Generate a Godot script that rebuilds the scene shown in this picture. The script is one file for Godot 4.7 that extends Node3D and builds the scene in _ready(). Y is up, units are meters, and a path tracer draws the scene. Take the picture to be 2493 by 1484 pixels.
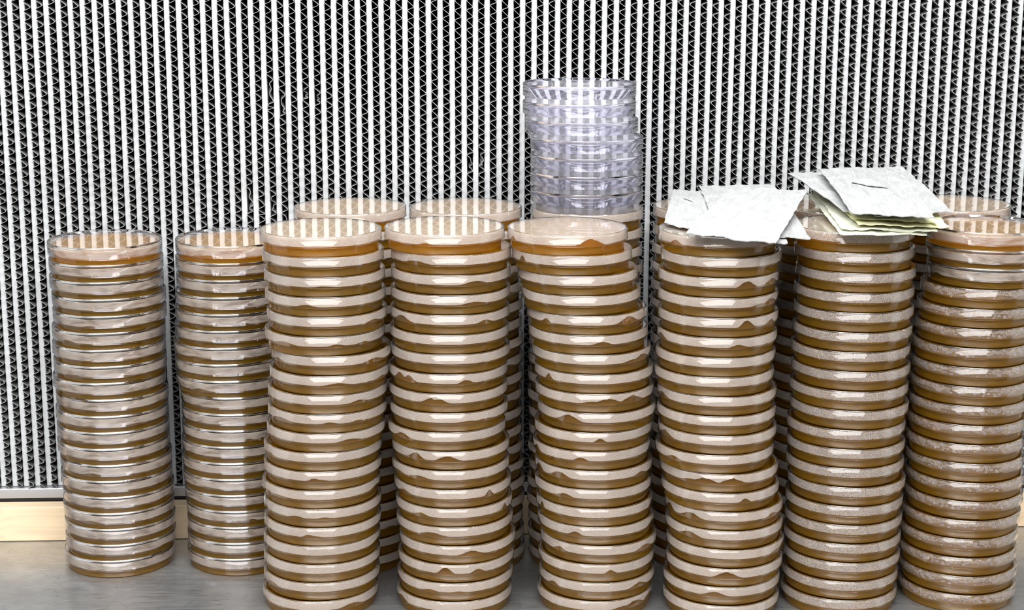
extends Node3D
# Stacks of agar dishes on the steel bench of a laminar-flow hood, before its deep-pleat filter.
# x runs along the filter, z comes towards the camera, y is up; z = 0 is the front of the wood strip.

const TWO_PI := PI * 2.0
var M := {}
var taken := {}
var rng := RandomNumberGenerator.new()

# ---------------------------------------------------------------- helpers

func numbered(called: String) -> String:
	if not taken.has(called):
		taken[called] = 0
		return called
	taken[called] += 1
	return "%s_%03d" % [called, taken[called]]

func tag(o: Node, label: String, category := "", group := "", kind := "") -> Node:
	if label != "": o.set_meta("label", label)
	if category != "": o.set_meta("category", category)
	if group != "": o.set_meta("group", group)
	if kind != "": o.set_meta("kind", kind)
	return o

func base(called: String, at := Vector3.ZERO) -> Node3D:
	var o := Node3D.new()
	o.name = numbered(called)
	add_child(o, true)
	o.position = at
	return o

func part(called: String, mesh: Mesh, mat: Material, parent: Node) -> MeshInstance3D:
	var o := MeshInstance3D.new()
	o.mesh = mesh
	if mat: o.material_override = mat
	o.name = called if parent != self else numbered(called)
	parent.add_child(o, true)
	return o

# Collects triangles; quads are given so that (a, b, c, d) run anticlockwise seen from outside.
class Shape:
	var v := PackedVector3Array()
	var n := PackedVector3Array()
	var t := PackedVector2Array()
	var i := PackedInt32Array()
	func vert(p: Vector3, nn: Vector3, uv := Vector2.ZERO) -> int:
		v.append(p); n.append(nn); t.append(uv)
		return v.size() - 1
	func tri(a: int, b: int, c: int) -> void:
		i.append(a); i.append(c); i.append(b)
	func quad(a: int, b: int, c: int, d: int) -> void:
		tri(a, b, c); tri(a, c, d)
	func flat_quad(a: Vector3, b: Vector3, c: Vector3, d: Vector3, s := 1.0) -> void:
		var nn := (b - a).cross(c - a).normalized()
		var w := (b - a).length() * s
		var h := (d - a).length() * s
		quad(vert(a, nn, Vector2(0, h)), vert(b, nn, Vector2(w, h)), vert(c, nn, Vector2(w, 0)), vert(d, nn, Vector2(0, 0)))
	func mesh() -> ArrayMesh:
		var arr := []
		arr.resize(Mesh.ARRAY_MAX)
		arr[Mesh.ARRAY_VERTEX] = v
		arr[Mesh.ARRAY_NORMAL] = n
		arr[Mesh.ARRAY_TEX_UV] = t
		arr[Mesh.ARRAY_INDEX] = i
		var m := ArrayMesh.new()
		m.add_surface_from_arrays(Mesh.PRIMITIVE_TRIANGLES, arr)
		return m

# Turns a profile of (radius, height), run anticlockwise round the solid's cross-section, about the y axis.
func lathe(profile: Array, segs := 96, closed := true, crease := 50.0) -> ArrayMesh:
	var s := Shape.new()
	var np := profile.size()
	var edges := np if closed else np - 1
	var nrm := []
	for e in edges:
		var d: Vector2 = (profile[(e + 1) % np] - profile[e]).normalized()
		nrm.append(Vector2(d.y, -d.x))
	var lim := cos(deg_to_rad(crease))
	for e in edges:
		var p0: Vector2 = profile[e]
		var p1: Vector2 = profile[(e + 1) % np]
		if p0.x < 1e-7 and p1.x < 1e-7: continue
		var n0: Vector2 = nrm[e]
		var n1: Vector2 = nrm[e]
		if closed or e > 0:
			var q: Vector2 = nrm[(e - 1 + edges) % edges]
			if q.dot(nrm[e]) > lim: n0 = (q + nrm[e]).normalized()
		if closed or e < edges - 1:
			var q2: Vector2 = nrm[(e + 1) % edges]
			if q2.dot(nrm[e]) > lim: n1 = (q2 + nrm[e]).normalized()
		var prev := []
		for k in segs + 1:
			var a := TWO_PI * k / segs
			var c := cos(a)
			var z := sin(a)
			var u := float(k) / segs
			var cur := [s.vert(Vector3(p0.x * c, p0.y, p0.x * z), Vector3(n0.x * c, n0.y, n0.x * z), Vector2(u, e)), s.vert(Vector3(p1.x * c, p1.y, p1.x * z), Vector3(n1.x * c, n1.y, n1.x * z), Vector2(u, e + 1))]
			if k > 0:
				# angle grows from x towards z: seen from outside, the new column lies to the left
				if p0.x > 1e-7: s.tri(cur[0], prev[0], prev[1])
				if p1.x > 1e-7: s.tri(cur[0], prev[1], cur[1])
			prev = cur
	return s.mesh()

# A dish half: a solid ring of wall and a plate that is thin enough to be a pane.
func shell(ring: Array, plate: Array, ring_mat: Material, plate_mat: Material) -> ArrayMesh:
	var m := lathe(mm(ring))
	m.surface_set_material(0, ring_mat)
	if plate.is_empty(): return m
	m.add_surface_from_arrays(Mesh.PRIMITIVE_TRIANGLES, lathe(mm(plate)).surface_get_arrays(0))
	m.surface_set_material(1, plate_mat)
	return m

func mm(list: Array) -> Array:
	return list.map(func(p): return Vector2(p[0], p[1]) * 0.001)

# A box with chamfered edges.
func box(lo: Vector3, hi: Vector3, c := 0.001) -> Shape:
	var s := Shape.new()
	add_box(s, lo, hi, c)
	return s

func add_box(s: Shape, lo: Vector3, hi: Vector3, c := 0.001) -> void:
	var mid := (lo + hi) * 0.5
	var h := (hi - lo) * 0.5
	for ax in 3:
		for sg in [-1.0, 1.0]:
			var x := ax
			var y := (ax + 1) % 3
			var z := (ax + 2) % 3
			var P := func(u: float, w: float, full: bool, du: float, dw: float) -> Vector3:
				var r := Vector3.ZERO
				r[x] = sg * h[x]; r[y] = u * (h[y] - c); r[z] = w * (h[z] - c)
				return mid + r
			var a: Vector3 = P.call(-1, -1, true, 0, 0)
			var b: Vector3 = P.call(1, -1, true, 0, 0)
			var cc: Vector3 = P.call(1, 1, true, 0, 0)
			var d: Vector3 = P.call(-1, 1, true, 0, 0)
			if sg > 0: s.flat_quad(a, b, cc, d)
			else: s.flat_quad(b, a, d, cc)
	if c <= 0: return
	for ax in 3: # chamfers along axis ax
		var y := (ax + 1) % 3
		var z := (ax + 2) % 3
		for sy in [-1.0, 1.0]:
			for sz in [-1.0, 1.0]:
				var e := func(t: float, out_y: bool) -> Vector3:
					var r := Vector3.ZERO
					r[ax] = t * (h[ax] - c)
					r[y] = sy * (h[y] if out_y else h[y] - c)
					r[z] = sz * (h[z] - c if out_y else h[z])
					return mid + r
				var a: Vector3 = e.call(-1, true)
				var b: Vector3 = e.call(1, true)
				var cc: Vector3 = e.call(1, false)
				var d: Vector3 = e.call(-1, false)
				if sy * sz < 0: s.flat_quad(a, b, cc, d)
				else: s.flat_quad(b, a, d, cc)
	for sx in [-1.0, 1.0]:
		for sy in [-1.0, 1.0]:
			for sz in [-1.0, 1.0]:
				var a := mid + Vector3(sx * h.x, sy * (h.y - c), sz * (h.z - c))
				var b := mid + Vector3(sx * (h.x - c), sy * h.y, sz * (h.z - c))
				var d := mid + Vector3(sx * (h.x - c), sy * (h.y - c), sz * h.z)
				var nn := Vector3(sx, sy, sz).normalized()
				var ia := s.vert(a, nn)
				var ib := s.vert(b, nn)
				var id := s.vert(d, nn)
				if sx * sy * sz > 0: s.tri(ia, ib, id)
				else: s.tri(ia, id, ib)

# Misted wall with drops: refracted light painted in as bright rims, clear middles.
func lit_beads(sd: int, mist: float, patchy: bool) -> ImageTexture:
	var w := 1408
	var h := 104
	var g := RandomNumberGenerator.new()
	g.seed = sd
	var veil := noise(0.3, sd, 2)
	var zone := noise(0.012, sd + 1, 2)
	var im := Image.create(w, h, false, Image.FORMAT_RGBA8)
	for y in h:
		for x in w:
			im.set_pixel(x, y, Color(1, 1, 1, clampf(mist + 0.30 * veil.get_noise_2d(x, y), 0.0, 1.0)))
	var put := []
	var grid := {}
	for t in 9000:
		var big := t < 500
		var q := g.randf_range(8.5, 12.5) if big else g.randf_range(5.0, 8.5)
		var p := Vector2(g.randf() * w, g.randf_range(q * 0.6, h - q * 0.6))
		if big and g.randf() > 0.5: continue
		if patchy:
			var m := zone.get_noise_2d(p.x, p.y * 1.5) * 1.6 - absf(p.y / h - 0.30) * 2.6
			if m < -0.62: continue
		var cell := Vector2i(int(p.x / 26), int(p.y / 26))
		var free := true
		for dx in [-1, 0, 1]:
			for dy in [-1, 0, 1]:
				for o in grid.get(cell + Vector2i(dx, dy), []):
					if p.distance_to(Vector2(o.x, o.y)) < (q + o.z) * 0.97: free = false
		if not free: continue
		if not grid.has(cell): grid[cell] = []
		grid[cell].append(Vector3(p.x, p.y, q))
		put.append(Vector3(p.x, p.y, q))
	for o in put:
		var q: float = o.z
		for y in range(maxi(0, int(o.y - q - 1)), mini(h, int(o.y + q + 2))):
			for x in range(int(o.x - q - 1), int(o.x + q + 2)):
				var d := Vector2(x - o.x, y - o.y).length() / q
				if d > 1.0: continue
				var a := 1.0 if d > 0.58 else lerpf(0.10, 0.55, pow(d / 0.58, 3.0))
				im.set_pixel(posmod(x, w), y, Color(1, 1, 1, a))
	return ImageTexture.create_from_image(im)

# Fine brushing with random dark scratches, for the bench.
func scratched() -> ImageTexture:
	var n := 768
	var im := Image.create(n, n, false, Image.FORMAT_RGBA8)
	var cloud := noise(0.012, 61, 4)
	var fine := noise(0.25, 63, 2)
	for y in n:
		for x in n:
			var q: float = 0.93 + 0.07 * cloud.get_noise_2d(x, y) + 0.05 * fine.get_noise_2d(x * 0.12, y)
			im.set_pixel(x, y, Color(q, q, q * 0.995))
	var g := RandomNumberGenerator.new()
	g.seed = 17
	for k in 600:
		var p := Vector2(g.randf() * n, g.randf() * n)
		var a := g.randf() * PI
		var bend := g.randf_range(-0.02, 0.02)
		var dark := g.randf_range(0.68, 0.9)
		for t in g.randi_range(6, 40):
			p += Vector2(cos(a), sin(a)) * 0.8
			a += bend
			var c := Vector2i(posmod(int(p.x), n), posmod(int(p.y), n))
			im.set_pixelv(c, Color(dark, dark * 0.98, dark * 0.95))
	return ImageTexture.create_from_image(im)

func mat(color: Color, rough := 0.6, metal := 0.0) -> StandardMaterial3D:
	var m := StandardMaterial3D.new()
	m.albedo_color = color
	m.roughness = rough
	m.metallic = metal
	return m

func clear(color: Color, scale := 0.05, rough := 0.0) -> StandardMaterial3D:
	var m := mat(Color(color.r, color.g, color.b, 0.0), rough)
	m.refraction_enabled = true
	m.refraction_scale = scale
	m.transparency = BaseMaterial3D.TRANSPARENCY_ALPHA
	return m

func noise(freq: float, seed_: int, octaves := 4) -> FastNoiseLite:
	var f := FastNoiseLite.new()
	f.noise_type = FastNoiseLite.TYPE_SIMPLEX_SMOOTH
	f.seed = seed_
	f.frequency = freq
	f.fractal_octaves = octaves
	return f

func picture(w: int, h: int, f: Callable) -> ImageTexture:
	var im := Image.create(w, h, false, Image.FORMAT_RGBA8)
	for y in h:
		for x in w:
			im.set_pixel(x, y, f.call(x, y))
	return ImageTexture.create_from_image(im)

# ---------------------------------------------------------------- the scene

func _ready() -> void:
	rng.seed = 7
	camera_and_light()
	materials()
	hood()
	air_filter()
	prototypes()
	stacks()
	sheets()

func camera_and_light() -> void:
	var cam := Camera3D.new()
	cam.name = "camera"
	add_child(cam)
	cam.transform = Transform3D(Basis(Vector3(0.99879, 0.00261, 0.04917), Vector3(0.00796, 0.97688, -0.21362), Vector3(-0.04859, 0.21376, 0.97568)).orthonormalized(), Vector3(-0.0728, 0.53351, 1.46189))
	cam.fov = 20.33673
	cam.near = 0.05
	cam.far = 50.0
	cam.current = true
	var we := WorldEnvironment.new()
	we.name = "environment"
	var e := Environment.new()
	e.background_mode = Environment.BG_COLOR
	e.background_color = Color(0.60, 0.575, 0.55)
	e.background_energy_multiplier = 0.7
	e.tonemap_mode = Environment.TONE_MAPPER_LINEAR
	e.tonemap_exposure = 1.0
	e.sdfgi_enabled = true
	e.ssao_enabled = true
	e.ssil_enabled = true
	we.environment = e
	add_child(we)
	# the room's ceiling light in front of the open hood
	var lamp := AreaLight3D.new()
	lamp.name = "ceiling_lamp_light"
	lamp.area_size = Vector2(2.2, 0.9)
	lamp.light_energy = 14.5
	lamp.light_color = Color(0.985, 0.99, 1.0)
	lamp.shadow_enabled = true
	lamp.area_range = 8.0
	lamp.position = Vector3(-0.2, 1.645, 1.85)
	lamp.rotation_degrees = Vector3(-90, 0, 0)
	add_child(lamp)
	# the hood's own tube under its canopy, above the stacks
	var tube := AreaLight3D.new()
	tube.name = "hood_lamp_light"
	tube.area_size = Vector2(1.2, 0.05)
	tube.light_energy = 1.4
	tube.light_color = Color(0.985, 0.99, 1.0)
	tube.shadow_enabled = true
	tube.area_range = 4.0
	tube.position = Vector3(0, 0.962, 0.27)
	tube.rotation_degrees = Vector3(-90, 0, 0)
	add_child(tube)

func materials() -> void:
	var grain := noise(0.02, 3, 3)
	M.plastic = clear(Color(1.0, 0.995, 0.985))
	M.violet = clear(Color(0.98, 0.98, 1.0))
	M.violet_rim = clear(Color(0.955, 0.95, 1.0))
	M.pane = mat(Color(0.97, 0.97, 1.0, 0.0), 0.0)
	M.pane.transparency = BaseMaterial3D.TRANSPARENCY_ALPHA
	M.pane_empty = mat(Color(0.95, 0.95, 0.985, 0.045), 0.0)
	M.pane_empty.transparency = BaseMaterial3D.TRANSPARENCY_ALPHA
	M.pane_empty.metallic_specular = 0.3
	M.agar = clear(Color(0.96, 0.715, 0.08), 0.033, 0.5)
	M.agar.albedo_color.a = 0.27
	M.agar.metallic_specular = 0.12
	var dots := noise(0.11, 11, 3)
	var streak := noise(0.02, 12, 3)
	var speck := picture(1024, 64, func(x, y):
		var q: float = dots.get_noise_2d(x, y)
		var l: float = streak.get_noise_2d(x * 0.5, y * 14.0)
		var a := clampf(0.80 + 0.55 * q + 0.16 * l, 0.25, 1.0)
		var c := Color(0.62, 0.52, 0.42).lerp(Color(1, 1, 1), clampf(a * 1.15, 0.0, 1.0))
		return c)
	M.fog = mat(Color(0.97, 0.925, 0.89), 0.7)
	M.fog.albedo_texture = speck
	M.fog.uv1_scale = Vector3(4, 1, 1)
	M.fog.backlight_enabled = true
	M.fog.backlight = Color(0.9, 0.9, 0.9)
	M.mist = M.fog.duplicate()
	M.mist.transparency = BaseMaterial3D.TRANSPARENCY_ALPHA
	M.mist.albedo_color = Color(0.96, 0.90, 0.81, 0.8)
	M.mist.albedo_texture = picture(1024, 64, func(x, y):
		var l: float = streak.get_noise_2d(x * 0.35, y * 7.0)
		var p: float = streak.get_noise_2d(x * 0.22 + 400.0, y * 0.8)
		return Color(1, 1, 1, clampf(0.95 + 0.7 * p + 0.35 * l + 0.1 * dots.get_noise_2d(x, y), 0.05, 1.0)))
	M.mist.uv1_scale = Vector3(3, 1, 1)
	M.veil = mat(Color(0.97, 0.95, 0.90, 0.62), 0.6)
	M.veil.transparency = BaseMaterial3D.TRANSPARENCY_ALPHA
	M.veil.backlight_enabled = true
	M.veil.backlight = Color(0.97, 0.95, 0.90)
	M.veil_thin = M.veil.duplicate()
	M.veil_thin.albedo_color.a = 0.34
	M.lit_beads = mat(Color(0.97, 0.94, 0.92, 1.0), 0.6)
	M.lit_beads.transparency = BaseMaterial3D.TRANSPARENCY_ALPHA
	M.lit_beads.backlight_enabled = true
	M.lit_beads.backlight = Color(0.9, 0.88, 0.86)
	M.lit_beads_few = M.lit_beads.duplicate()
	M.lit_beads.albedo_texture = lit_beads(501, 0.46, false)
	M.lit_beads_few.albedo_texture = lit_beads(502, 0.22, true)
	M.lit_beads.uv1_scale = Vector3(2, 1, 1)
	M.lit_beads_few.uv1_scale = Vector3(2, 1, 1)
	M.water = clear(Color(0.97, 0.96, 0.95), 0.05)
	M.water.albedo_color.a = 0.3
	var paper := noise(0.03, 5, 4)
	M.paper = mat(Color(0.76, 0.765, 0.765), 0.75)
	M.paper.albedo_texture = picture(64, 512, func(x, y):
		var q: float = 0.965 + 0.05 * paper.get_noise_2d(x * 1.5, y * 1.0)
		return Color(q, q, q))
	M.foil = mat(Color(0.34, 0.34, 0.335), 0.5)  # darkness of the deep channels put into the foil colour
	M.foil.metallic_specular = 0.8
	M.foil_edge_lit = mat(Color(0.80, 0.80, 0.79), 0.45)  # same foil, its lit front edge painted brighter
	M.rail = mat(Color(0.72, 0.72, 0.73), 0.4, 0.8)
	M.rubber = mat(Color(0.02, 0.02, 0.025), 0.5)
	M.black = mat(Color(0.03, 0.03, 0.03), 0.9)
	M.hoodwhite = mat(Color(0.85, 0.85, 0.84), 0.5)
	# brushed steel with fine scratches
	var br := noise(0.02, 21, 4)
	M.steel = mat(Color(0.77, 0.77, 0.77), 0.46, 0.85)
	M.steel.roughness_texture = picture(512, 512, func(x, y):
		var q: float = 0.75 + 0.35 * br.get_noise_2d(x * 0.4, y * 8.0)
		return Color(q, q, q))
	M.steel.roughness_texture_channel = BaseMaterial3D.TEXTURE_CHANNEL_RED
	M.steel.albedo_texture = scratched()
	M.steel.uv1_scale = Vector3(3, 3, 1)
	# pine with long faint grain
	var wood := noise(0.012, 31, 4)
	M.wood = mat(Color(0.86, 0.775, 0.655), 0.55)
	M.wood.albedo_texture = picture(1024, 128, func(x, y):
		var w: float = wood.get_noise_2d(x * 0.16, y * 3.2)
		var g: float = 0.965 + 0.022 * sin(w * 12.0 + y * 0.3) + 0.03 * w
		return Color(g, g * 0.985, g * 0.96))
	# watered-silk bands, as two thin layers of film show them
	var wa := noise(0.006, 41, 3)
	var wb := noise(0.012, 47, 2)
	var silk := picture(512, 512, func(x, y):
		var a: float = wa.get_noise_2d(x * 1.1, y * 0.3)
		var b: float = wb.get_noise_2d(x + 900, y)
		var w := 0.5 + 0.5 * sin(a * 24.0 + b * 4.0)
		var v := 0.89 + 0.09 * pow(w, 3.0) + 0.04 * b
		return Color(v * 0.995, v, v * 0.995))
	M.sheet = mat(Color(0.70, 0.70, 0.697), 0.4)
	M.sheet.albedo_texture = silk
	M.cream = mat(Color(0.86, 0.855, 0.70), 0.5)
	M.pale = mat(Color(0.83, 0.835, 0.77), 0.5)
	M.ink = mat(Color(0.03, 0.03, 0.03), 0.6)
	for m in [M.sheet, M.cream, M.pale]:
		m.backlight_enabled = true
		m.backlight = m.albedo_color * 0.8

# ---------------------------------------------------------------- setting

func struct(called: String, mesh: Mesh, material: Material, label: String, category: String) -> MeshInstance3D:
	var o := part(called, mesh, material, self)
	tag(o, label, category, "", "structure")
	return o

func hood() -> void:
	var s := Shape.new()
	add_box(s, Vector3(-0.85, -0.012, -0.12), Vector3(0.85, 0.0, 0.80), 0.0005)
	for k in s.v.size():
		s.t[k] = Vector2(s.v[k].x, s.v[k].z)
	struct("floor", s.mesh(), M.steel, "scratched brushed stainless steel bench top under the dishes", "bench top")
	struct("wall_left", box(Vector3(-0.87, 0, -0.12), Vector3(-0.85, 1.0, 0.45)).mesh(), M.hoodwhite, "white side wall of the hood on the wood strip's open end", "wall")
	struct("wall_right", box(Vector3(0.85, 0, -0.12), Vector3(0.87, 1.0, 0.45)).mesh(), M.hoodwhite, "white side wall of the hood past the cut-off stack", "wall")
	struct("ceiling", box(Vector3(-0.87, 1.0, -0.12), Vector3(0.87, 1.02, 0.45)).mesh(), M.hoodwhite, "white ceiling panel of the hood", "ceiling")
	struct("wall_back", box(Vector3(-0.87, 0, -0.12), Vector3(0.87, 1.0, -0.10)).mesh(), M.black, "dark back panel of the hood behind the filter", "wall")
	# the lamp fitting on the room's ceiling
	var l := base("ceiling_lamp", Vector3(-0.2, 1.65, 1.85))
	tag(l, "wide white lamp panel on the room ceiling before the hood", "lamp")
	part("housing", box(Vector3(-1.12, 0.006, -0.47), Vector3(1.12, 0.05, 0.47), 0.003).mesh(), M.hoodwhite, l)
	var glow := mat(Color(1, 1, 1), 0.5)
	glow.emission_enabled = true
	glow.emission = Color(1, 0.98, 0.95)
	glow.emission_energy_multiplier = 1.0
	part("diffuser", box(Vector3(-1.1, 0.0, -0.45), Vector3(1.1, 0.006, 0.45), 0.001).mesh(), glow, l)
	# the hood's lamp under the canopy
	var hl := base("hood_lamp", Vector3(0, 0.966, 0.27))
	tag(hl, "long narrow white lamp fitting under the hood canopy", "lamp")
	part("housing", box(Vector3(-0.63, 0.006, -0.035), Vector3(0.63, 0.033, 0.035), 0.003).mesh(), M.hoodwhite, hl)
	part("diffuser", box(Vector3(-0.6, 0.0, -0.025), Vector3(0.6, 0.006, 0.025), 0.001).mesh(), glow, hl)
	# wood strip and gasket
	var w := Shape.new()
	add_box(w, Vector3(-0.80, 0.0004, -0.0158), Vector3(0.80, 0.0322, 0.0), 0.0006)
	for k in w.v.size():
		w.t[k] = Vector2(w.v[k].x * 2.2, (w.v[k].y + w.v[k].z) * 12.0)
	struct("trim_1", w.mesh(), M.wood, "pale pine wood strip lying along the foot of the filter", "wood strip")
	struct("trim_2", box(Vector3(-0.80, 0.0322, -0.04), Vector3(0.80, 0.0352, -0.0162), 0.0004).mesh(), M.rubber, "thin black gasket between the wood strip and filter frame", "gasket")

const PLEAT := 0.010143
const ZF := -0.0205
const Y0 := 0.0455
const Y1 := 0.85

func pleat_mesh() -> ArrayMesh:
	# a folded paper edge: flat front, rounded corners, sides running deep into the filter
	var s := Shape.new()
	var hw := 0.00247
	var r := 0.0008
	var pts := [Vector2(-hw, -0.06), Vector2(-hw, -r)]
	var nor := [Vector2(-1, 0), Vector2(-1, 0)]
	for k in range(1, 5):
		var a := PI - PI / 2 * k / 4.0
		pts.append(Vector2(-hw + r + r * cos(a), -r + r * sin(a)))
		nor.append(Vector2(cos(a), sin(a)))
	for k in 5:
		var a := PI / 2 - PI / 2 * k / 4.0
		pts.append(Vector2(hw - r + r * cos(a), -r + r * sin(a)))
		nor.append(Vector2(cos(a), sin(a)))
	pts.append(Vector2(hw, -0.06)); nor.append(Vector2(1, 0))
	var rows := 24
	for j in rows + 1:
		var y := lerpf(Y0, Y1, float(j) / rows)
		for k in pts.size():
			s.vert(Vector3(pts[k].x, y, pts[k].y), Vector3(nor[k].x, 0, nor[k].y), Vector2(k / 12.0, y * 2.0))
	var np := pts.size()
	for j in rows:
		for k in np - 1:
			var a := j * np + k
			s.quad(a, a + 1, a + np + 1, a + np)
	return s.mesh()

# A corrugated foil that stands between two folds; dents are [height, reach, kind].
func separator_mesh(sd: int, dents: Array) -> ArrayMesh:
	var g := RandomNumberGenerator.new()
	g.seed = sd
	var s := Shape.new()
	var amp := 0.00262
	var per := 0.00834
	var skew := g.randf_range(0.25, 0.5)
	var n := int((Y1 - Y0) / per * 14.0)
	var ph := g.randf() * TWO_PI
	var wob := noise(9.0, sd, 2)
	var px := []
	var py := []
	var pz := []
	var curl := []
	for k in n + 1:
		var y := lerpf(Y0 - 0.001, Y1, float(k) / n)
		var f := ph + TWO_PI * y / per + 0.5 * wob.get_noise_1d(y)
		var x := amp * (sin(f + skew * sin(f)) * 0.97)
		var z := 0.0052
		var yy := y
		var cu := 0.0
		for d in dents:
			var t: float = (y - d[0]) / d[1]
			if absf(t) < 1.0:
				var q := pow(1.0 - t * t, 2.0)
				if d[2] == 0: # squeezed together
					yy -= t * d[1] * 0.55 * q
					x += 0.0004 * sin(t * 20.0) * q
					z -= 0.003 * q
				elif d[2] == 1: # bent over, lying open
					x = lerpf(x, amp * 0.7 * sin(t * 5.0 + d[0] * 90.0), q)
					z -= 0.0045 * q
					cu = q
				else: # torn and pushed in
					x = lerpf(x, 0.0016 * sin(t * 9.0), q * 0.9)
					z -= 0.007 * q
					cu = q * 0.6
		px.append(x); py.append(yy); pz.append(z); curl.append(cu)
	var half := 0.00009
	var nx := []
	for k in n + 1:
		var a: int = maxi(k - 1, 0)
		var b: int = mini(k + 1, n)
		var tn := Vector2(px[b] - px[a], py[b] - py[a]).normalized()
		nx.append(Vector2(tn.y, -tn.x))
	for side in [1.0, -1.0]:
		var st := s.v.size()
		for k in n + 1:
			var q: Vector2 = nx[k]
			var o: Vector2 = Vector2(px[k], py[k]) + q * half * side
			var nn: Vector3 = Vector3(q.x, q.y, 0) * side
			var cz: float = curl[k]
			s.vert(Vector3(o.x + cz * 0.0012, o.y - cz * 0.0035, pz[k]), (nn + Vector3(0, 0.2, 0.9) * cz).normalized())
			s.vert(Vector3(o.x, o.y, pz[k] - 0.006), nn)
			s.vert(Vector3(o.x, o.y, -0.055), nn)
		for k in n:
			var a := st + k * 3
			for c in 2:
				if side > 0: s.quad(a + c, a + c + 1, a + c + 4, a + c + 3)
				else: s.quad(a + c, a + c + 3, a + c + 4, a + c + 1)
	var m := s.mesh()
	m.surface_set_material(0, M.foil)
	s = Shape.new()
	for k in n + 1:
		for side in [1.0, -1.0]:
			var cz: float = curl[k]
			var o: Vector2 = Vector2(px[k], py[k]) + nx[k] * half * side
			s.vert(Vector3(o.x + cz * 0.0012, o.y - cz * 0.0035, pz[k]), Vector3(0, 0, 1))
	for k in n:
		var a := k * 2
		s.quad(a + 1, a, a + 2, a + 3)
	m.add_surface_from_arrays(Mesh.PRIMITIVE_TRIANGLES, s.mesh().surface_get_arrays(0))
	m.surface_set_material(1, M.foil_edge_lit)
	return m

func air_filter() -> void:
	var f := base("air_filter", Vector3(0, 0, ZF))
	tag(f, "deep pleated air filter with white folds and corrugated foil separators filling the back", "air filter")
	var rail := Shape.new()
	# bottom rail: front face, narrow ledge, rising lip behind
	var pr := [Vector2(0.0047, 0.0354), Vector2(0.0047, 0.0436), Vector2(0.0041, 0.0443), Vector2(0.0034, 0.0444), Vector2(-0.0010, 0.0452), Vector2(-0.0600, 0.0456), Vector2(-0.0600, 0.0354)]
	for k in pr.size():
		var a: Vector2 = pr[k]
		var b: Vector2 = pr[(k + 1) % pr.size()]
		rail.flat_quad(Vector3(-0.8, a.y, a.x), Vector3(0.8, a.y, a.x), Vector3(0.8, b.y, b.x), Vector3(-0.8, b.y, b.x))
	tag(part("frame", rail.mesh(), M.rail, f), "grey metal bottom rail")
	var fold := pleat_mesh()
	var sep := []
	for k in 6: sep.append(separator_mesh(40 + k, []))
	# where the photograph shows dented separators: column, then [height, reach, kind] ...
	var bent := {}
	for d in DENTS:
		var col := int(floor((d[0] - PX0) / PLEAT))
		if not bent.has(col): bent[col] = []
		bent[col].append([d[1], d[2], d[3]])
	for k in range(-7, 92):
		var x := PX0 + k * PLEAT
		var p := part("pleat", fold, M.paper, f)
		p.position = Vector3(x + rng.randf_range(-0.00012, 0.00012), 0, rng.randf_range(-0.0002, 0.0002))
		var m: Mesh = separator_mesh(200 + k, bent[k]) if bent.has(k) else sep[rng.randi() % 6]
		var q := part("separator", m, null, f)
		q.position = Vector3(x + PLEAT * 0.5, rng.randf_range(-0.004, 0.004) if not bent.has(k) else 0.0, rng.randf_range(-0.0005, 0.0003))

const PX0 := -0.42665
const DENTS := [[-0.206, 0.400, 0.011, 1], [-0.206, 0.385, 0.012, 0], [-0.196, 0.390, 0.010, 1], [-0.175, 0.398, 0.006, 2], [-0.166, 0.394, 0.005, 2],
	[-0.236, 0.312, 0.006, 0], [-0.226, 0.306, 0.012, 1], [-0.216, 0.292, 0.014, 0], [-0.206, 0.302, 0.007, 2], [-0.196, 0.286, 0.006, 2], [-0.165, 0.312, 0.010, 0], [-0.155, 0.300, 0.014, 2],
	[-0.033, 0.336, 0.007, 2], [-0.022, 0.340, 0.006, 1], [0.363, 0.312, 0.007, 1], [0.401, 0.318, 0.006, 1], [-0.410, 0.155, 0.006, 2]]

# ---------------------------------------------------------------- dishes

const PITCH_B := 0.01551
const PITCH_A := 0.014115

# the poured gel, with an added wall film standing in for amber light inside
func agar_mesh(top: float, low: float, r: float, skin: float) -> ArrayMesh:
	return lathe(mm([[0, low], [r - 0.4, low], [r, low + 0.4], [r, skin], [r - 0.5, skin], [r - 0.55, top + 0.5], [r - 1.1, top], [0, top]]), 96, true)

# The mist on the inside of a dish's wall: a band whose lower edge was wiped by running water.
func fog_mesh(sd: int, r: float, lo: float, hi: float, hills: int, height: float) -> ArrayMesh:
	var g := RandomNumberGenerator.new()
	g.seed = sd
	var s := Shape.new()
	var segs := 220
	var bumps := []
	for k in hills:
		bumps.append([g.randf() * TWO_PI, g.randf_range(0.10, 0.32), g.randf_range(0.3, 1.0) * height])
	var w := noise(0.8, sd, 3)
	for k in segs + 1:
		var a := TWO_PI * k / segs
		var b := lo
		for q in bumps:
			var d: float = absf(wrapf(a - q[0], -PI, PI)) / q[1]
			if d < 1.0: b = maxf(b, lo + q[2] * (0.5 + 0.5 * cos(d * PI)) * (1.0 + 0.15 * w.get_noise_1d(a * 20.0)))
		var n := Vector3(cos(a), 0, sin(a))
		s.vert(n * r * 0.001 + Vector3(0, minf(b, hi - 0.3) * 0.001, 0), n, Vector2(float(k) / segs, 0.98))
		s.vert(n * r * 0.001 + Vector3(0, hi * 0.001, 0), n, Vector2(float(k) / segs, 0.02))
	for k in segs:
		s.quad(k * 2 + 2, k * 2, k * 2 + 1, k * 2 + 3)
	return s.mesh()

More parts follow.
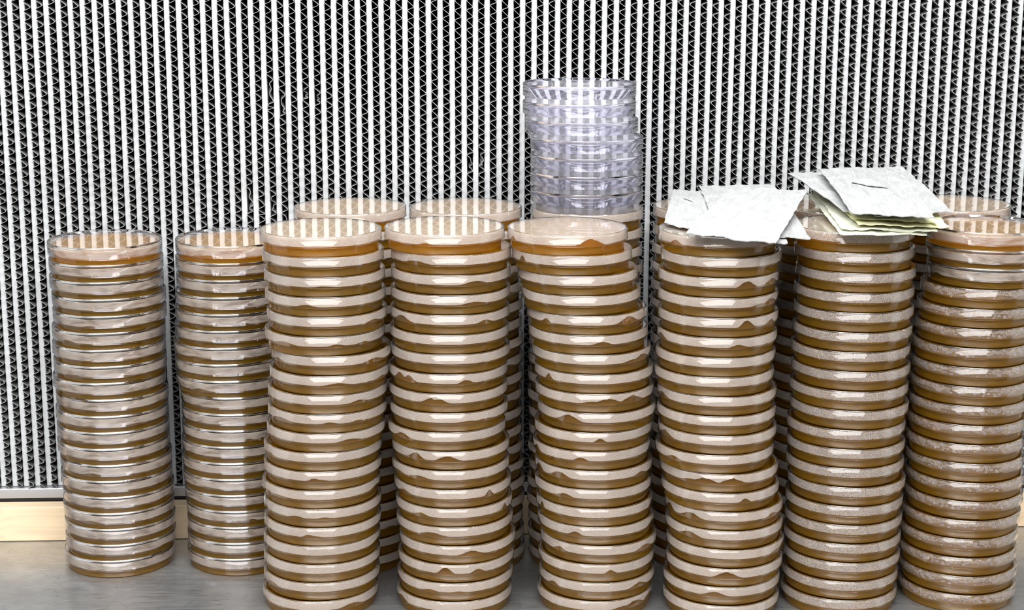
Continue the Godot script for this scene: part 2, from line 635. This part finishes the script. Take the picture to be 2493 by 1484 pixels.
# Water drops that hang on the inside of the wall: flat against it, domed towards the middle.
func drops_mesh(sd: int, r: float, lo: float, hi: float, count: int, cover: float) -> ArrayMesh:
	var g := RandomNumberGenerator.new()
	g.seed = sd
	var s := Shape.new()
	var put := []
	var grid := {}
	var patch := noise(1.2, sd, 2)
	var tries := 0
	while put.size() < count and tries < count * 14:
		tries += 1
		var a := g.randf() * TWO_PI
		var y := g.randf_range(lo, hi)
		if cover < 1.0 and patch.get_noise_2d(cos(a) * 2.0 + y * 0.1, sin(a) * 2.0) * 0.5 + 0.5 > cover + 0.35 * (y - lo) / (hi - lo) - 0.15: continue
		var q := lerpf(0.7, 1.3, pow(g.randf(), 1.5))
		if y - q < lo or y + q > hi: continue
		var cell := Vector2i(int(a * r / 2.4), int(y / 2.4))
		var free := true
		for dx in [-1, 0, 1]:
			for dy in [-1, 0, 1]:
				for o in grid.get(cell + Vector2i(dx, dy), []):
					if Vector2((a - o[0]) * r, y - o[1]).length() < (q + o[2]) * 0.96: free = false
		if not free: continue
		if not grid.has(cell): grid[cell] = []
		grid[cell].append([a, y, q])
		put.append([a, y, q])
	for o in put:
		var a: float = o[0]
		var e := Vector3(cos(a), 0, sin(a))
		var t := Vector3(-sin(a), 0, cos(a))
		var c := e * r + Vector3(0, o[1], 0)
		var q: float = o[2] * 0.5
		var ring := 9
		var first := s.v.size()
		# rings from the rim at the wall to the tip
		for j in 4:
			var el := PI / 2 * j / 3.0
			var rr := q * cos(el)
			var dep := q * 0.75 * sin(el)
			for k in ring:
				var b := TWO_PI * k / ring
				var dirv := t * cos(b) + Vector3.UP * sin(b)
				s.vert((c + dirv * rr - e * dep) * 0.001, (dirv * cos(el) * 0.62 - e * sin(el)).normalized())
				if j == 3: break
		for j in 3:
			for k in ring:
				var k1 := (k + 1) % ring
				var a0 := first + j * ring + k
				var a1 := first + j * ring + k1
				if j == 2:
					s.tri(a0, a1, first + 3 * ring)
				else:
					s.quad(a0, a1, a1 + ring, a0 + ring)
		var cen := s.vert(c * 0.001, e)
		var st := s.v.size()
		for k in ring:
			s.vert(s.v[first + k], e)
		for k in ring:
			s.tri(cen, st + (k + 1) % ring, st + k)
	return s.mesh()

var D := {}

func prototypes() -> void:
	# tall-skirted clear dish: the lid's flat top carries the next dish
	var ring_b := [[45.6, 14.85], [45.85, 14.75], [46.1, 14.5], [46.1, 7.2], [46.25, 7.0], [46.9, 7.0], [47.2, 7.25], [47.2, 7.75], [46.95, 8.05], [47.0, 14.6], [46.85, 15.15], [46.5, 15.42], [46.0, 15.5], [45.6, 15.5]]
	D.lid_b = shell(ring_b, [[0, 14.85], [45.55, 14.85], [45.55, 15.5], [0, 15.5]], M.plastic, M.pane)
	D.lid_dome = shell(ring_b, [[0, 14.85], [45.55, 14.85], [45.55, 15.5], [40, 15.58], [32, 15.67], [22, 15.75], [11, 15.8], [0, 15.82]], M.plastic, M.pane)
	D.base_b = shell([[0, 0.35], [40.3, 0.35], [40.6, 0.35], [41.0, 0.02], [43.2, 0.02], [44.1, 0.35], [44.5, 1.1], [44.6, 14.2], [44.45, 14.4], [43.9, 14.4], [43.75, 14.2], [43.6, 1.6], [43.2, 1.05], [42.9, 1.05], [0, 1.05]], [], M.plastic, null)
	D.agar_b = agar_mesh(6.3, 0.55, 44.1, 13.8)
	# violet-edged dish: the lid has a raised ring in which the next dish nests
	D.lid_a = shell([[45.05, 13.4], [45.6, 13.4], [45.9, 13.1], [45.9, 6.2], [46.05, 6.0], [46.6, 6.0], [46.75, 6.2], [46.8, 15.75], [46.65, 16.1], [46.3, 16.25], [45.95, 16.2], [45.7, 15.9], [45.3, 14.4], [45.05, 14.11]], [[0, 13.42], [45.0, 13.42], [45.0, 14.1], [0, 14.1]], M.violet, M.pane)
	D.base_a = shell([[0, 0.2], [42.1, 0.2], [42.4, 0.2], [42.8, 0.02], [43.8, 0.02], [44.4, 0.4], [44.6, 1.1], [44.7, 12.7], [44.5, 12.9], [44.0, 12.9], [43.85, 12.7], [43.7, 1.5], [43.3, 0.9], [43.0, 0.9], [0, 0.9]], [], M.violet, null)
	D.lid_empty = shell([[45.05, 13.4], [45.6, 13.4], [45.9, 13.1], [45.9, 6.2], [46.05, 6.0], [46.6, 6.0], [46.75, 6.2], [46.8, 15.75], [46.65, 16.1], [46.3, 16.25], [45.95, 16.2], [45.7, 15.9], [45.3, 14.4], [45.05, 14.11]], [[0, 13.42], [45.0, 13.42], [45.0, 14.1], [0, 14.1]], M.violet_rim, M.pane_empty)
	D.base_empty = lathe(mm([[0, 0.2], [42.1, 0.2], [42.4, 0.2], [42.8, 0.02], [43.8, 0.02], [44.4, 0.4], [44.6, 1.1], [44.6, 4.0], [44.75, 4.3], [44.6, 4.6], [44.6, 7.0], [44.75, 7.3], [44.6, 7.6], [44.6, 9.6], [44.75, 9.9], [44.6, 10.2], [44.7, 12.7], [44.5, 12.9], [44.0, 12.9], [43.85, 12.7], [43.7, 1.5], [43.3, 0.9], [43.0, 0.9], [0, 0.9]]))
	D.agar_a = agar_mesh(5.6, 0.45, 44.2, 12.4)
	D.veil_b = lathe(mm([[45.6, 14.76], [0, 14.76]]), 64, false)
	D.veil_a = lathe(mm([[45.4, 13.36], [0, 13.36]]), 64, false)
	D.fog_a = []
	D.fog_b = []
	D.fog_h = []
	for k in 5:
		D.fog_a.append(fog_mesh(100 + k, 45.75, 7.2, 13.35, 3, 1.6))
		D.fog_b.append(fog_mesh(120 + k, 45.95, 8.1, 14.7, 3, 2.4))
		D.fog_h.append(fog_mesh(140 + k, 45.95, 8.1, 14.7, 4, 5.4))
	D.fog_in = []
	for k in 4: D.fog_in.append(fog_mesh(190 + k, 45.95, 8.1, 14.7, 0, 0.0))
	D.drops = []
	D.drops_few = []
	for k in 3:
		D.drops.append(drops_mesh(160 + k, 45.85, 7.6, 14.5, 90, 1.0))
		D.drops_few.append(drops_mesh(170 + k, 45.85, 8.8, 14.5, 40, 0.5))

# kind: "a" violet-edged, "b" clear; look: film / hills / drops / few / none; filled: with agar
func dish(kind: String, look: String, filled: bool) -> Node3D:
	var o := Node3D.new()
	part("dish_base", D["base_" + kind] if filled else D.base_empty, null if filled else M.pane_empty, o)
	if filled: part("agar", D["agar_" + kind], M.agar, o)
	part("lid", D["lid_" + kind] if filled else D.lid_empty, null, o)
	if look == "none": return o
	var turn := rng.randf() * TWO_PI
	var films: Array = D.fog_a if kind == "a" else (D.fog_h if look == "hills" else D.fog_b)
	var film: Material = M.mist if kind == "a" else M.fog
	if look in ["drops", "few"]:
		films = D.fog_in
		film = M.lit_beads if look == "drops" else M.lit_beads_few
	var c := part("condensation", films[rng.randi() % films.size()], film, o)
	c.rotation.y = turn
	if look == "drops" or look == "few":
		var l: Array = D.drops if look == "drops" else D.drops_few
		var d := part("water_drops", l[rng.randi() % l.size()], M.water, o)
		d.rotation.y = turn
		d.set_meta("kind", "stuff")
	return o

const ORD := ["topmost", "second", "third", "fourth", "fifth", "sixth", "seventh", "eighth", "ninth", "tenth", "eleventh", "twelfth", "thirteenth", "fourteenth", "fifteenth", "sixteenth", "seventeenth", "eighteenth", "nineteenth", "lowest"]

# name, x, z, lean in z at the top and at the bottom (mm), sideways offset of each dish from the top (0.1 mm), look, phrase
const FRONT := [
	["S1", -0.3422, 0.0495, 4.0, -1.5, [1, 5, 1, 13, 12, -2, -6, -4, -18, -2, -11, -9, -12, 4, -1, 10, 6, 10, 8, -7], "the bluish-rimmed stack standing clear of all others"],
	["S2", -0.2388, 0.0485, 0.0, 0.0, [11, 6, 8, -5, -10, -19, -36, -32, -23, 5, 10, 8, 2, -2, 2, 9, 18, 22, 18, 13], "the bluish-rimmed stack half hidden by its neighbour"],
	["S3", -0.1570, 0.1480, 8.0, -4.0, [7, 20, 29, 31, 40, 19, 64, 48, 30, 25, 12, -16, -22, -37, -29, -32, -42, -45, -50, -65], "the front stack overlapping a bluish-rimmed one"],
	["S4", -0.0559, 0.1500, 0.0, 0.0, [-46, 5, 4, -1, -5, -11, -3, -21, -24, -18, -36, -6, -7, 8, 18, 24, 45, 34, 25, 18], "the front stack whose top reflects curved stripes"],
	["S5", 0.0549, 0.1545, 2.0, -1.0, [-194, -157, -111, -85, -37, -22, 5, 27, 34, 53, 29, 18, 35, 34, 47, 59, 84, 67, 75, 60], "the leaning stack before the empty dishes"],
	["S6", 0.1570, 0.1669, 1.0, 0.5, [-47, -21, -37, -37, -31, -36, -45, -50, -25, -25, -14, -31, 9, 23, 58, 65, 77, 73, 56, 55], "the front stack under the lower pile of white sheets"],
	["S7", 0.2633, 0.1593, -6.0, 1.0, [-11, 1, 18, 12, 15, 10, 1, 8, -2, 8, -12, -8, -8, 9, -3, -3, -7, -6, -16, -20], "the drop-covered front stack under the taller white sheet pile"],
	["S8", 0.3652, 0.1500, -6.0, 4.0, [61, 67, 79, 39, 17, 8, -6, -4, -7, -11, -17, -23, -15, -8, -11, -26, -38, -42, -31, -34], "the front stack cut off by the picture's edge"],
]
const BACK := [
	["B3", -0.1395, 0.0495, "the rear stack behind the one overlapping bluish rims"],
	["B4", -0.0407, 0.0530, "the rear stack beside the one carrying empty dishes"],
	["B5", 0.0607, 0.0585, "the rear stack that carries the empty clear dishes"],
	["B6", 0.1630, 0.0555, "the rear stack under the lower pile of white sheets"],
	["B7", 0.2680, 0.0560, "the rear stack under the taller pile of white sheets"],
	["B8", 0.3750, 0.0480, "the rear stack behind the one cut off by the edge"],
]

func place(kind: String, look: String, filled: bool, at: Vector3, label: String, group: String, called := "agar_dish") -> Node3D:
	var o := dish(kind, look, filled)
	o.name = numbered(called)
	add_child(o, true)
	o.position = at
	o.rotation.y = rng.randf() * TWO_PI
	tag(o, label, "petri dish", group)
	return o

func stacks() -> void:
	for st in FRONT:
		var count := 20
		for k in count:
			var from_floor := count - 1 - k
			var kind := "a" if st[0] in ["S1", "S2"] or (st[0] == "S8" and k < 3) else "b"
			var y := from_floor * (PITCH_A if st[0] in ["S1", "S2"] else PITCH_B)
			if st[0] == "S8" and k < 3: y = 17 * PITCH_B + (2 - k) * PITCH_A
			var look := "film"
			if st[0] in ["S5", "S6"]: look = "hills"
			if st[0] == "S4" and k > 3: look = "hills" if k % 3 else "film"
			if st[0] == "S7": look = "drops"
			if st[0] == "S8" and k >= 3: look = "few"
			var lean := lerpf(st[3], st[4], k / 19.0) * 0.001
			var at := Vector3(st[1] + st[5][k] * 0.0001, y, st[2] + lean + rng.randf_range(-0.0004, 0.0004))
			var o := place(kind, look, true, at, ("%s agar dish of %s" if k in [0, 19] else "%s agar dish down %s") % [ORD[k], st[6]], "agar dishes in " + st[6])
			if k == 0:
				part("lid_mist", D["veil_" + kind], M.veil if kind == "b" else M.veil_thin, o)
				if st[0] in ["S4", "S5"]: (o.get_node("lid") as MeshInstance3D).mesh = D.lid_dome
	for st in BACK:
		var wander := 0.0
		for k in 20:
			wander = clampf(wander + rng.randf_range(-0.0012, 0.0012), -0.003, 0.003)
			var look := "drops" if st[0] in ["B7", "B8"] else "film"
			var at := Vector3(st[1] + wander, (19 - k) * PITCH_B, st[2] + rng.randf_range(-0.0005, 0.0005))
			var o := place("b", look, true, at, ("%s agar dish of %s" if k in [0, 19] else "%s agar dish down %s") % [ORD[k], st[3]], "agar dishes in " + st[3])
			if k == 0: part("lid_mist", D["veil_b"], M.veil, o)
	var ex := [-62, -62, -40, 4, 6, 6, 8]
	for k in 7:
		var nm: String = ["topmost", "second", "third", "middle", "fifth", "sixth", "lowest"][k]
		place("a", "none", false, Vector3(0.0585 + ex[k] * 0.0001, 20 * PITCH_B + (6 - k) * 0.0145, 0.0585), "%s of the seven empty clear dishes stacked before the filter" % nm, "empty clear dishes", "empty_dish")

# ---------------------------------------------------------------- white sheets

var waves := {}

func sheet_point(c: Array, sd: int, u: float, v: float) -> Vector3:
	if not waves.has(sd): waves[sd] = [noise(7.0, sd, 2), noise(2.0, sd + 1, 3)]
	var w1: FastNoiseLite = waves[sd][0]
	var w2: FastNoiseLite = waves[sd][1]
	var uu := u + 0.012 * w1.get_noise_2d(v * 1.2, 3.0 if u > 0.5 else 9.0) * (absf(u - 0.5) * 2.0)
	var vv := v + 0.016 * w1.get_noise_2d(u * 1.2, 5.0 if v > 0.5 else 1.0) * (absf(v - 0.5) * 2.0)
	var f: Vector3 = c[0].lerp(c[1], uu)
	var b: Vector3 = c[3].lerp(c[2], uu)
	var p := f.lerp(b, vv)
	p.y += 0.0012 * sin(PI * v) + 0.0012 * w2.get_noise_2d(u * 1.3, v * 1.3) + 0.00025 * w1.get_noise_2d(u * 0.7 + v * 0.3, v * 0.35)
	return p

func sheet_mesh(c: Array, sd: int, thick: float) -> ArrayMesh:
	var s := Shape.new()
	var nu := 48
	var nv := 64
	var P := func(u: float, v: float) -> Vector3: return sheet_point(c, sd, u, v)
	for side in [1.0, -1.0]:
		var st := s.v.size()
		for j in nv + 1:
			for k in nu + 1:
				var u := float(k) / nu
				var v := float(j) / nv
				var p: Vector3 = P.call(u, v)
				var du: Vector3 = P.call(u + 0.01, v) - P.call(u - 0.01, v)
				var dv: Vector3 = P.call(u, v + 0.01) - P.call(u, v - 0.01)
				var n := du.cross(dv).normalized()
				s.vert(p + n * thick * 0.5 * side, n * side, Vector2(u, v))
		for j in nv:
			for k in nu:
				var a := st + j * (nu + 1) + k
				if side > 0: s.quad(a, a + 1, a + nu + 2, a + nu + 1)
				else: s.quad(a, a + nu + 1, a + nu + 2, a + 1)
	var other := (nu + 1) * (nv + 1)
	var rim := []
	for k in nu: rim.append(k)
	for j in nv: rim.append(j * (nu + 1) + nu)
	for k in nu: rim.append(nv * (nu + 1) + nu - k)
	for j in nv: rim.append((nv - j) * (nu + 1))
	var mid := (c[0] + c[1] + c[2] + c[3]) as Vector3 * 0.25
	for k in rim.size():
		var a: int = rim[k]
		var b: int = rim[(k + 1) % rim.size()]
		var n := (s.v[a] - mid); n.y = 0; n = n.normalized()
		s.quad(s.vert(s.v[a + other], n), s.vert(s.v[b + other], n), s.vert(s.v[b], n), s.vert(s.v[a], n))
	return s.mesh()

const SHEETS := [
	["d", "scrap of white sheet poking out lowest below the lower pile's front", "white sheets in the lower pile", Vector3(0.1535, 0.3108, 0.2110), Vector3(0.1964, 0.3060, 0.2173), Vector3(0.2100, 0.3130, 0.0900), Vector3(0.1813, 0.3130, 0.0900)],
	["b", "white sheet with a short dark mark, end of the lower pile nearest the empty dishes", "white sheets in the lower pile", Vector3(0.1108, 0.3130, 0.1600), Vector3(0.1477, 0.3115, 0.2125), Vector3(0.1652, 0.3200, 0.0494), Vector3(0.1355, 0.3205, 0.0377)],
	["c", "white sheet lying crosswise under the top one of the lower pile", "white sheets in the lower pile", Vector3(0.1439, 0.3122, 0.2120), Vector3(0.2167, 0.3072, 0.2028), Vector3(0.2237, 0.3225, 0.0228), Vector3(0.1584, 0.3225, 0.0305)],
	["a", "unmarked white sheet drooping on top of the lower pile", "white sheets in the lower pile", Vector3(0.1186, 0.3155, 0.2230), Vector3(0.1847, 0.3085, 0.2300), Vector3(0.2385, 0.3275, 0.0930), Vector3(0.1787, 0.3285, 0.0770)],
	["s1", "lowest pale sheet of the taller pile, resting on the lid", "white sheets in the taller pile", Vector3(0.2381, 0.3118, 0.2116), Vector3(0.3034, 0.3110, 0.2111), Vector3(0.3333, 0.3170, 0.0395), Vector3(0.2494, 0.3170, 0.0368)],
	["s2", "pale yellowish sheet, second from the bottom of the taller pile", "white sheets in the taller pile", Vector3(0.2405, 0.3150, 0.2035), Vector3(0.3127, 0.3130, 0.2098), Vector3(0.3373, 0.3210, 0.0307), Vector3(0.2531, 0.3210, 0.0353)],
	["s3", "yellowish sheet jutting furthest towards the cut-off stack from the taller pile", "white sheets in the taller pile", Vector3(0.2527, 0.3180, 0.2022), Vector3(0.3212, 0.3160, 0.2084), Vector3(0.3402, 0.3265, 0.0319), Vector3(0.2520, 0.3265, 0.0487)],
	["s4", "deepest yellow sheet, just under the white ones of the taller pile", "white sheets in the taller pile", Vector3(0.2518, 0.3215, 0.1947), Vector3(0.3133, 0.3190, 0.2046), Vector3(0.3381, 0.3310, 0.0259), Vector3(0.2532, 0.3300, 0.0536)],
	["s5", "white sheet with a small dark mark whose rear corner points at the lower pile", "white sheets in the taller pile", Vector3(0.2480, 0.3235, 0.1736), Vector3(0.2891, 0.3230, 0.1974), Vector3(0.2931, 0.3350, 0.0406), Vector3(0.2322, 0.3350, 0.0362)],
	["s6", "white sheet slid from under the top one towards the cut-off stack", "white sheets in the taller pile", Vector3(0.2655, 0.3245, 0.2031), Vector3(0.3337, 0.3225, 0.1743), Vector3(0.3351, 0.3375, 0.0239), Vector3(0.2651, 0.3370, 0.0389)],
	["s7", "topmost white sheet of the taller pile with a long dark mark", "white sheets in the taller pile", Vector3(0.2473, 0.3270, 0.2030), Vector3(0.3072, 0.3250, 0.2196), Vector3(0.3243, 0.3400, 0.0447), Vector3(0.2554, 0.3400, 0.0529)],
]

# printed dashes: sheet, start (u, v), end (u, v), half width
const MARKS := [["b", 0.30, 0.72, 0.50, 0.64, 0.0011], ["s5", 0.42, 0.72, 0.56, 0.69, 0.0011], ["s7", 0.27, 0.62, 0.66, 0.50, 0.0019]]

func mark_mesh(c: Array, sd: int, mk: Array) -> ArrayMesh:
	var s := Shape.new()
	var n := 12
	for k in n + 1:
		var t := float(k) / n
		var e := sheet_point(c, sd, lerpf(mk[1], mk[3], t), lerpf(mk[2], mk[4], t)) + Vector3(0, 0.0006, 0)
		var e2 := sheet_point(c, sd, lerpf(mk[1], mk[3], t) , lerpf(mk[2], mk[4], t) + 0.01) + Vector3(0, 0.0006, 0)
		var w: Vector3 = (e2 - e).normalized() * mk[5] * (0.6 + 0.4 * sin(PI * t)) * (1.0 + 0.3 * sin(k * 2.1))
		s.vert(e - w, Vector3.UP)
		s.vert(e + w, Vector3.UP)
	for k in n: s.quad(k * 2, k * 2 + 2, k * 2 + 3, k * 2 + 1)
	return s.mesh()

func sheets() -> void:
	var sd := 300
	for r in SHEETS:
		sd += 3
		var o := part("white_sheet", sheet_mesh([r[3], r[4], r[5], r[6]], sd, 0.0006), M.pale if r[0] in ["s1", "s2"] else (M.cream if r[0] in ["s3", "s4"] else M.sheet), self)
		tag(o, r[1], "sheet", r[2])
		for mk in MARKS:
			if mk[0] == r[0]: part("ink_mark", mark_mesh([r[3], r[4], r[5], r[6]], sd, mk), M.ink, o)
